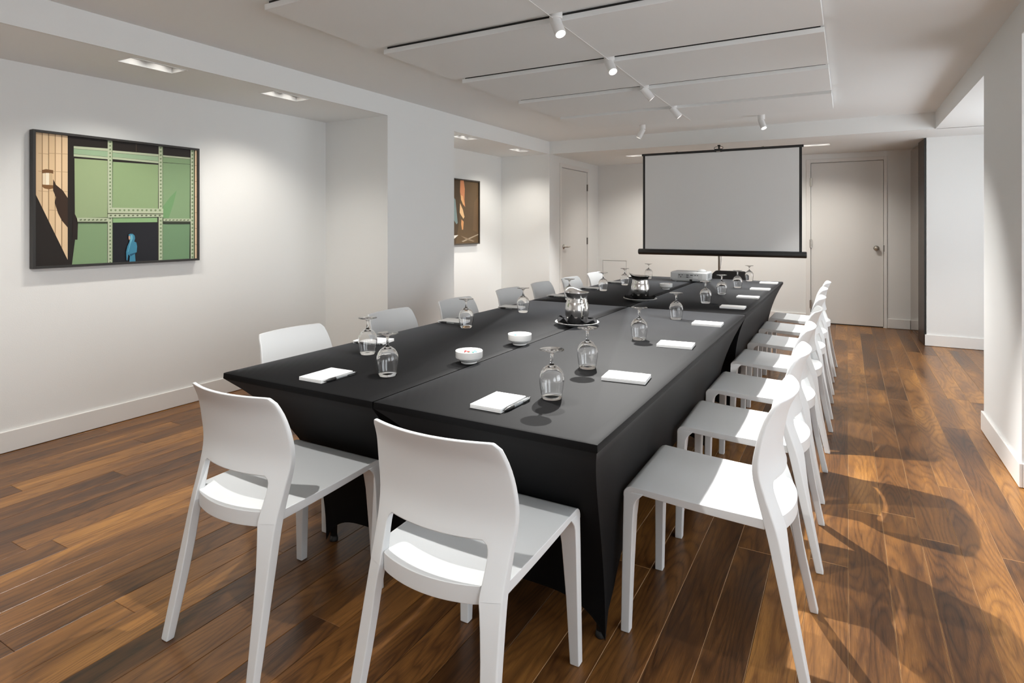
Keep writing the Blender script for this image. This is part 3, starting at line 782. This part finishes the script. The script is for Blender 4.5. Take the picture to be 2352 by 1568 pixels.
# one thing, one mesh: an upside-down stemmed glass
def glass_mesh():
    e = make_glass(); o = e.children[0]; me = o.data; bpy.data.objects.remove(o); bpy.data.objects.remove(e); me.name = 'wine_glass'
    return me
gm = glass_mesh()
GL = [(-1.438, 1.638, 'upside-down stemmed glass beside the notepad at the near end, left table'), (-0.803, 1.675, 'upside-down stemmed glass beside the notepad at the near end, right table')]
for i, y in enumerate([1.872, 2.611, 3.244, 3.95, 4.634, 5.176, 5.919]):
    GL.append((-1.752, y, ('upside-down stemmed glass nearest the camera' if i == 0 else ('farthest upside-down stemmed glass' if i == 6 else ORD[i] + ' upside-down stemmed glass from the camera')) + ' in the left row'))
for i, y in enumerate([2.095, 2.735, 3.431, 4.244, 4.853, 5.425, 6.131]):
    GL.append((-0.855 + (0.03 if i > 4 else 0), y, ('upside-down stemmed glass nearest the camera' if i == 0 else ('farthest upside-down stemmed glass' if i == 6 else ORD[i] + ' upside-down stemmed glass from the camera')) + ' in the right row'))
for i, (x, y, lb) in enumerate(GL):
    o = link('wine_glass', gm, 'clear_glass', None, (x, y, ZT + 0.0006), (0, 0, i * 0.7))
    tag(o, lb, 'glass', 'upside-down stemmed glasses on the table')

# ================================================================== NOTEPADS AND PENS
pad_me = None
def make_pad():
    t = empty('notepad')
    MB().box(-0.053, 0.053, -0.076, 0.076, 0, 0.003).build('backing_card', 'paper', t)
    MB().box(-0.053, 0.053, -0.076, 0.076, 0.0032, 0.0115).build('sheets', 'paper', t, bevel=0.0008)
    return t
def make_pen():
    t = empty('ballpoint_pen')                           # lies along y, tip at -y
    def ly(mb_prof, n=12):
        m_ = MB().lathe(mb_prof, n); m_.V = [(x, z, y + 0.0055) for x, y, z in m_.V]; return m_
    ly([(0, -0.020), (0.0052, -0.020), (0.0052, 0.068), (0.0045, 0.070), (0, 0.070)]).build('barrel', 'pen_clear', t, smooth=True)
    ly([(0, -0.0745), (0.0007, -0.0745), (0.0022, -0.066), (0.0046, -0.054), (0.0055, -0.050), (0.0055, -0.0205), (0, -0.0205)]).build('grip', 'black_plastic', t, smooth=True)
    ly([(0, 0.0702), (0.0032, 0.0702), (0.0032, 0.080), (0, 0.080)]).build('push_button', 'black_plastic', t, smooth=True)
    MB().box(0.006, 0.0078, 0.030, 0.069, 0.004, 0.0075).box(0.0045, 0.007, 0.063, 0.069, 0.004, 0.0075).build('clip', 'black_plastic', t)
    return t
pad0, pen0 = make_pad(), make_pen(); first = [True]
def put_pad(x, y, rz, lb):
    p, q = (pad0, pen0) if first[0] else (copy_tree(pad0), copy_tree(pen0)); first[0] = False
    p.location = (x, y, ZT + 0.0006); p.rotation_euler = (0, 0, rz)
    d = Matrix.Rotation(rz, 3, 'Z') @ Vector((0.0605, 0.004, 0))
    q.location = (x + d.x, y + d.y, ZT + 0.0006); q.rotation_euler = (0, 0, rz - 0.03)
    tag(p, 'white notepad ' + lb, 'notepad', 'white notepads on the table'); tag(q, 'clear pen beside the notepad ' + lb, 'pen', 'pens beside the notepads')
put_pad(-1.613, 1.515, 0.02, 'at the near end of the left table')
put_pad(-0.917, 1.542, 0.0, 'at the near end of the right table')
NUM = ['closest to the camera', 'second from the camera', 'third from the camera', 'fourth from the camera', 'fifth from the camera', 'sixth from the camera', 'farthest from the camera']
for i, y in enumerate([2.012, 2.672, 3.327, 4.092, 4.715, 5.36, 5.99]): put_pad(-0.675 + 0.008 * min(i, 5), y, math.pi / 2 + [0.10, 0.08, 0.04, 0.02, 0.0, 0.0, 0.0][i], 'along the right edge, ' + NUM[i])
for i, y in enumerate([2.075, 2.725, 3.375, 4.10, 4.73, 5.34, 5.99]): put_pad(-1.905, y, -math.pi / 2 + [0.18, 0.10, 0.06, 0.03, 0, 0, 0][i], 'along the left edge, ' + NUM[i])

# ================================================================== BOWLS WITH CANDY
def bowl_mesh():
    pr = [(0, 0.0), (0.030, 0.0), (0.032, 0.003), (0.031, 0.006), (0.0375, 0.010), (0.0455, 0.0155), (0.047, 0.0185), (0.0520, 0.0215), (0.0530, 0.024), (0.0535, 0.0475), (0.0525, 0.0490), (0.0505, 0.0485), (0.0495, 0.030), (0.045, 0.020), (0.030, 0.011), (0, 0.009)]
    return MB().lathe(pr, 40).mesh('snack_bowl', True)
bme = bowl_mesh()
cme = {}
rn = random.Random(5)
for bi, (x, y, lb, place) in enumerate([(-1.292, 1.946, 'white stacking bowl of wrapped candy nearest the camera', 'nearest the camera'), (-1.291, 2.358, 'white stacking bowl of wrapped candy between the near bowl and the pitcher', 'second from the camera'), (-1.335, 5.015, 'white stacking bowl of wrapped candy on the far table before the projector', 'before the projector')]):
    o = link('snack_bowl', bme, 'porcelain', None, (x, y, ZT + 0.0006))
    es = o.modifiers.new('edges', 'EDGE_SPLIT'); es.split_angle = math.radians(24)
    tag(o, lb, 'bowl', 'white candy bowls on the table')
    for k in range(9):
        a = k * 2.4 + bi; r = [0.0, 0.020, 0.021, 0.022, 0.030, 0.031, 0.016, 0.029, 0.033][k]
        cm = ['candy_green', 'candy_red', 'candy_white', 'candy_blue', 'candy_brown', 'candy_white', 'candy_red', 'candy_green', 'candy_brown'][(k + 2 * bi) % 9]
        if cm not in cme:
            me = MB()
            prof = [(0, -0.016), (0.0055, -0.0155), (0.002, -0.0105), (0.006, -0.008), (0.0078, 0), (0.006, 0.008), (0.002, 0.0105), (0.0055, 0.0155), (0, 0.016)]
            cme[cm] = me.lathe(prof, 8).mesh('candy', True); cme[cm].materials.append(M[cm])
        zc = ZT + 0.021 + (0.0115 if k < 4 else 0.005) + 0.004 * rn.random() + r * 0.05
        c = link('candy', cme[cm], None, None, (x + r * math.cos(a), y + r * math.sin(a), zc), (math.pi / 2 + rn.uniform(-.5, .5), rn.uniform(-.4, .4), rn.uniform(0, 6)))
        tag(c, cm.split('_')[1] + ' wrapped candy in the white bowl ' + place, 'candy', 'wrapped candies in the bowl ' + place)

# ================================================================== PITCHERS ON SAUCERS
plate_me = MB().lathe([(0, 0.0), (0.060, 0.0), (0.062, 0.003), (0.075, 0.006), (0.105, 0.0135), (0.118, 0.019), (0.1190, 0.0205), (0.1178, 0.0215), (0.103, 0.0165), (0.074, 0.0095), (0.060, 0.0075), (0, 0.007)], 48).mesh('saucer', True)
def napkin_mesh(seed):
    r3 = random.Random(seed); n = 28; V, Fc = [], []
    ph = [r3.uniform(0, 6) for _ in range(4)]
    for i in range(n + 1):
        for j in range(n + 1):
            u, v = (-1 + 2 * i / n) * 0.104, (-1 + 2 * j / n) * 0.104
            r = math.hypot(u, v); a = math.atan2(v, u)
            lift = max(0.0, (r - 0.052) / 0.05)
            z = 0.0095 + max(0.0, r - 0.058) * 0.24 + lift * (0.005 + 0.004 * math.sin(5 * a + ph[0]) + 0.003 * math.sin(9 * a + ph[1]))
            s = 1.0 if r < 0.112 else 0.112 / r
            V.append((u * s, v * s, max(z, 0.0095 + max(0.0, r * s - 0.058) * 0.24)))
    for i in range(n):
        for j in range(n):
            a = i * (n + 1) + j; Fc.append((a, a + n + 1, a + n + 2, a + 1))
    me = me_from('napkin', V, Fc, True)
    return me
def make_pitcher(x, y, rz, lb, has_handle):
    t = empty('water_pitcher', (x, y, ZT + 0.0125), rz)            # spout towards local +x
    def fn(p, a, r, z):
        c = max(0.0, math.cos(a)); k = max(0.0, (z - 0.138) / 0.028)
        if k <= 0: return p
        lift = 0.017 * k * c ** 6 + 0.003 * k * c
        out = 1 + 0.22 * k * c ** 6 - 0.03 * k * abs(math.sin(a)) ** 4
        return (p[0] * out, p[1], p[2] + lift)
    pr = [(0, 0), (0.050, 0), (0.0535, 0.004), (0.0575, 0.020), (0.0625, 0.045), (0.0645, 0.068), (0.0640, 0.085), (0.0605, 0.105), (0.0575, 0.1135), (0.0560, 0.1165), (0.0568, 0.1185), (0.0558, 0.1205), (0.0555, 0.136), (0.0560, 0.1445), (0.0585, 0.1535), (0.0635, 0.1625), (0.0655, 0.1660), (0.0657, 0.1668), (0.0648, 0.1670), (0.0620, 0.1635), (0.0565, 0.1545), (0.0542, 0.1445), (0.0535, 0.136), (0.0535, 0.120), (0.060, 0.09), (0.058, 0.03), (0.048, 0.006), (0, 0.005)]
    MB().lathe(pr, 48, fn=fn).build('body', 'steel', t, smooth=True)
    MB().lathe([(0.0, 0.140), (0.0530, 0.140), (0.0530, 0.1415), (0, 0.1415)], 32).build('ice_guard', 'dark_nickel', t)
    hp = [(-0.054, 0, 0.136), (-0.066, 0, 0.136), (-0.076, 0, 0.124), (-0.079, 0, 0.098), (-0.077, 0, 0.066), (-0.070, 0, 0.040), (-0.060, 0, 0.034)]
    if has_handle: MB().tube(hp, [0.006, 0.0055, 0.005, 0.005, 0.005, 0.0055, 0.006], 8).build('handle', 'steel', t, smooth=True)
    tag(t, lb, 'pitcher', 'steel water pitchers')
for i, (x, y, rz, lb, w) in enumerate([(-1.271, 2.965, math.radians(140), 'stainless steel water pitcher on the near saucer', 'near'), (-1.291, 4.155, math.radians(196), 'stainless steel water pitcher on the far saucer, spout to the left', 'far')]):
    o = link('saucer', plate_me, 'porcelain', None, (x, y, ZT + 0.0006)); tag(o, 'white saucer under the %s water pitcher' % w, 'saucer', 'saucers under the pitchers')
    nk = link('cloth_napkin', napkin_mesh(3 + i), 'napkin', None, (x, y, ZT + 0.0006), (0, 0, 0.5 + i))
    so = nk.modifiers.new('thickness', 'SOLIDIFY'); so.thickness = 0.0015; so.offset = 1
    tag(nk, 'crumpled black napkin between the %s pitcher and its saucer' % w, 'napkin', 'black napkins under the pitchers')
    make_pitcher(x, y, rz, lb, i == 0)

# ================================================================== PROJECTOR
pj = empty('projector', (-1.310, 5.84, ZT + 0.0006))
w, dp, h0, h1 = 0.172, 0.118, 0.010, 0.098
def rr(w, d, z): 
    c = 0.009; return [(-w + c, -d, z), (w - c, -d, z), (w, -d + c, z), (w, d - c, z), (w - c, d, z), (-w + c, d, z), (-w, d - c, z), (-w, -d + c, z)]
MB().loft([rr(w - 0.012, dp - 0.012, h0), rr(w, dp, h0 + 0.018), rr(w, dp, h1 - 0.010), rr(w - 0.010, dp - 0.010, h1)]).build('body', 'projector_shell', pj, bevel=0.003)
MB().box(-w - 0.001, w + 0.001, -dp - 0.001, dp + 0.001, 0.0275, 0.0295).build('seam_line', 'projector_panel', pj)
cp = MB().box(-0.100, 0.128, -dp - 0.0016, -dp + 0.001, 0.034, 0.082).build('connector_panel', 'projector_panel', pj)
for px_, pz_, sw, sh in [(-0.086, 0.069, .006, .004), (-0.070, 0.069, .0015, .006), (-0.058, 0.070, .004, .004), (-0.044, 0.068, .0022, .0022), (-0.033, 0.068, .0022, .0022), (-0.010, 0.068, .012, .0035), (0.028, 0.068, .012, .0035), (0.062, 0.068, .005, .003), (0.084, 0.068, .005, .003),
                         (-0.090, 0.050, .0015, .001), (-0.072, 0.051, .0045, .0045), (-0.056, 0.050, .002, .002), (-0.045, 0.050, .002, .002), (-0.033, 0.050, .0022, .0022), (-0.010, 0.050, .012, .004), (0.012, 0.050, .0028, .0028)]:
    MB().box(px_ - sw, px_ + sw, -dp - 0.0024, -dp - 0.0014, pz_ - sh, pz_ + sh).build('port', 'black_plastic', cp)
MB().box(0.040, 0.085, -dp - 0.0030, -dp - 0.0014, 0.036, 0.057).build('cover_plate', 'projector_shell', cp, bevel=0.004)
MB().box(0.010, 0.034, -dp - 0.0026, -dp + 0.002, 0.013, 0.030).build('power_socket', 'black_plastic', pj)
MB().lathe([(0, 0.026), (0.020, 0.024), (0.038, 0.014), (0.050, 0.0), (0.0, -0.001)], 28, c=(0.105, -0.03, h1 - 0.001)).build('lens_hump', 'projector_shell', pj, smooth=True)
for k in range(7): MB().box(w - 0.0005, w + 0.0012, -0.075 + k * 0.012, -0.069 + k * 0.012, 0.040, 0.078).build('vent_slot', 'projector_panel', pj)
for sx in (-0.13, 0.13):
    for sy in (-0.085, 0.085): MB().lathe([(0, 0), (0.009, 0), (0.009, 0.012), (0, 0.012)], 12, c=(sx, sy, 0)).build('foot', 'projector_panel', pj)
tag(pj, 'light grey projector on the far table, connector side facing the camera', 'projector')

# ================================================================== PROJECTION SCREEN
YS = 6.90
P = lambda x, y: on_y(x, y, YS)
sc_ = empty('projection_screen', (P(1650, 600)[0], YS, 0))
ox = sc_.location.x
xl, xr = P(1477, 350)[0] - ox, P(1842, 330)[0] - ox
zt_, zb_ = P(1660, 346)[2], P(1660, 576)[2]
bwid = 0.026
MB().box(xl + bwid, xr - bwid, -0.002, 0.002, zb_, zt_ - 0.008).build('screen_fabric', 'screen_fabric', sc_)
MB().box(xl, xl + bwid, -0.002, 0.002, zb_, zt_ - 0.004).build('side_border', 'black_plastic', sc_)
MB().box(xr - bwid, xr, -0.002, 0.002, zb_, zt_ - 0.004).build('side_border', 'black_plastic', sc_)
MB().box(xl - 0.012, xr + 0.016, -0.010, 0.010, zt_ - 0.010, zt_ + 0.016).build('top_rail', 'black_metal', sc_, bevel=0.003)
for fx in (-0.46, 0.46): MB().box(fx - 0.012, fx + 0.012, -0.009, 0.009, zt_ + 0.016, zt_ + 0.022).build('rail_clip', 'satin_nickel', sc_)
xa, xb = P(1467, 580)[0] - ox, P(1853, 580)[0] - ox
m_ = MB().lathe([(0, xa), (0.030, xa), (0.034, xa + 0.006), (0.034, xb - 0.006), (0.030, xb), (0, xb)], 20)
m_.V = [(z, x, y + zb_ - 0.026) for x, y, z in m_.V]; m_.build('roller_case', 'black_metal', sc_, smooth=True).modifiers.new('e', 'EDGE_SPLIT').split_angle = math.radians(40)
MB().tube([(0, 0.040, 0.10), (0, 0.040, zt_ + 0.062)], 0.011, 12).build('pole', 'satin_nickel', sc_, smooth=True)
MB().tube([(0, 0.040, 0.25), (0, 0.040, 0.80)], 0.015, 12).build('lower_pole', 'satin_nickel', sc_, smooth=True)
hk = MB().box(-0.040, 0.040, -0.012, 0.014, zt_ - 0.012, zt_ + 0.024).build('hanger_bracket', 'black_metal', sc_, bevel=0.003)
MB().tube([(-0.012, 0.03, zt_ + 0.052), (-0.030, 0.03, zt_ + 0.052), (-0.045, 0.02, zt_ + 0.044), (-0.046, 0.01, zt_ + 0.030), (-0.036, 0.0, zt_ + 0.016)], 0.003, 8).build('wire_handle', 'black_metal', hk, smooth=True)
MB().tube([(0.012, 0.03, zt_ + 0.052), (0.030, 0.03, zt_ + 0.052), (0.045, 0.02, zt_ + 0.044), (0.046, 0.01, zt_ + 0.030), (0.036, 0.0, zt_ + 0.016)], 0.003, 8).build('wire_handle', 'black_metal', hk, smooth=True)
MB().box(-0.014, 0.014, 0.02, 0.06, zt_ + 0.058, zt_ + 0.070).build('pole_cap', 'black_plastic', sc_)
MB().box(-0.020, 0.020, -0.0126, -0.0118, zt_ - 0.010, zt_ - 0.002).build('badge_plate', 'satin_nickel', sc_)
MB().tube([(0.024, 0.03, zb_ - 0.06), (0.026, 0.03, zb_ - 0.09), (0.020, 0.036, zb_ - 0.16), (0.012, 0.05, zb_ - 0.20)], 0.004, 8).build('release_cord', 'white_metal', sc_, smooth=True)
for k in range(3):
    a = math.radians(90 + 120 * k)
    lg = MB().tube([(0, 0.040, 0.42), (0.20 * math.cos(a), 0.04 + 0.20 * math.sin(a), 0.24), (0.42 * math.cos(a), 0.04 + 0.42 * math.sin(a), 0.012)], 0.008, 10).build('tripod_leg', 'black_metal', sc_, smooth=True)
    MB().lathe([(0, 0), (0.013, 0), (0.013, 0.02), (0, 0.024)], 12, c=(0.42 * math.cos(a), 0.04 + 0.42 * math.sin(a), 0)).build('rubber_foot', 'black_plastic', lg, smooth=True)
tag(sc_, 'white tripod projection screen with black border standing before the far wall', 'projection screen')

# black chair behind the end of the table, only the top of its backrest shows
bc = empty('dark_chair', (-1.075, 6.44, 0))
NX = 12; Fr, Bk = [], []
for i in range(9):
    z = 0.52 + (0.822 - 0.52) * i / 8; a, b = [], []
    for j in range(NX + 1):
        s = -1 + 2 * j / NX; xx = s * (0.175 + 0.012 * math.sin(i / 8 * 3)); 
        zz = z if i < 8 else z - (0.0 if abs(s) < 0.85 else 0.03 * ((abs(s) - 0.85) / 0.15) ** 2)
        y = 0.10 + 0.10 * (z - 0.52) + 0.02 * (1 - s * s)
        a.append((xx, y, zz)); b.append((xx, y + 0.035, zz))
    Fr.append(a); Bk.append(b)
MB().grid_solid(Fr, Bk).build('backrest', 'dark_upholstery', bc, bevel=0.012, seg=3)
MB().box(-0.21, 0.21, -0.06, 0.14, 0.41, 0.47).build('seat', 'dark_upholstery', bc, bevel=0.015, seg=3)
for sx in (-1, 1):
    MB().tube([(sx * 0.17, 0.13, 0), (sx * 0.17, 0.11, 0.45), (sx * 0.15, 0.135, 0.56)], 0.011, 8).build('leg', 'black_metal', bc, smooth=True)
    MB().tube([(sx * 0.17, -0.03, 0), (sx * 0.17, -0.03, 0.42)], 0.011, 8).build('leg', 'black_metal', bc, smooth=True)
tag(bc, 'dark upholstered chair behind the far end of the table, partly hidden by the projector', 'chair')
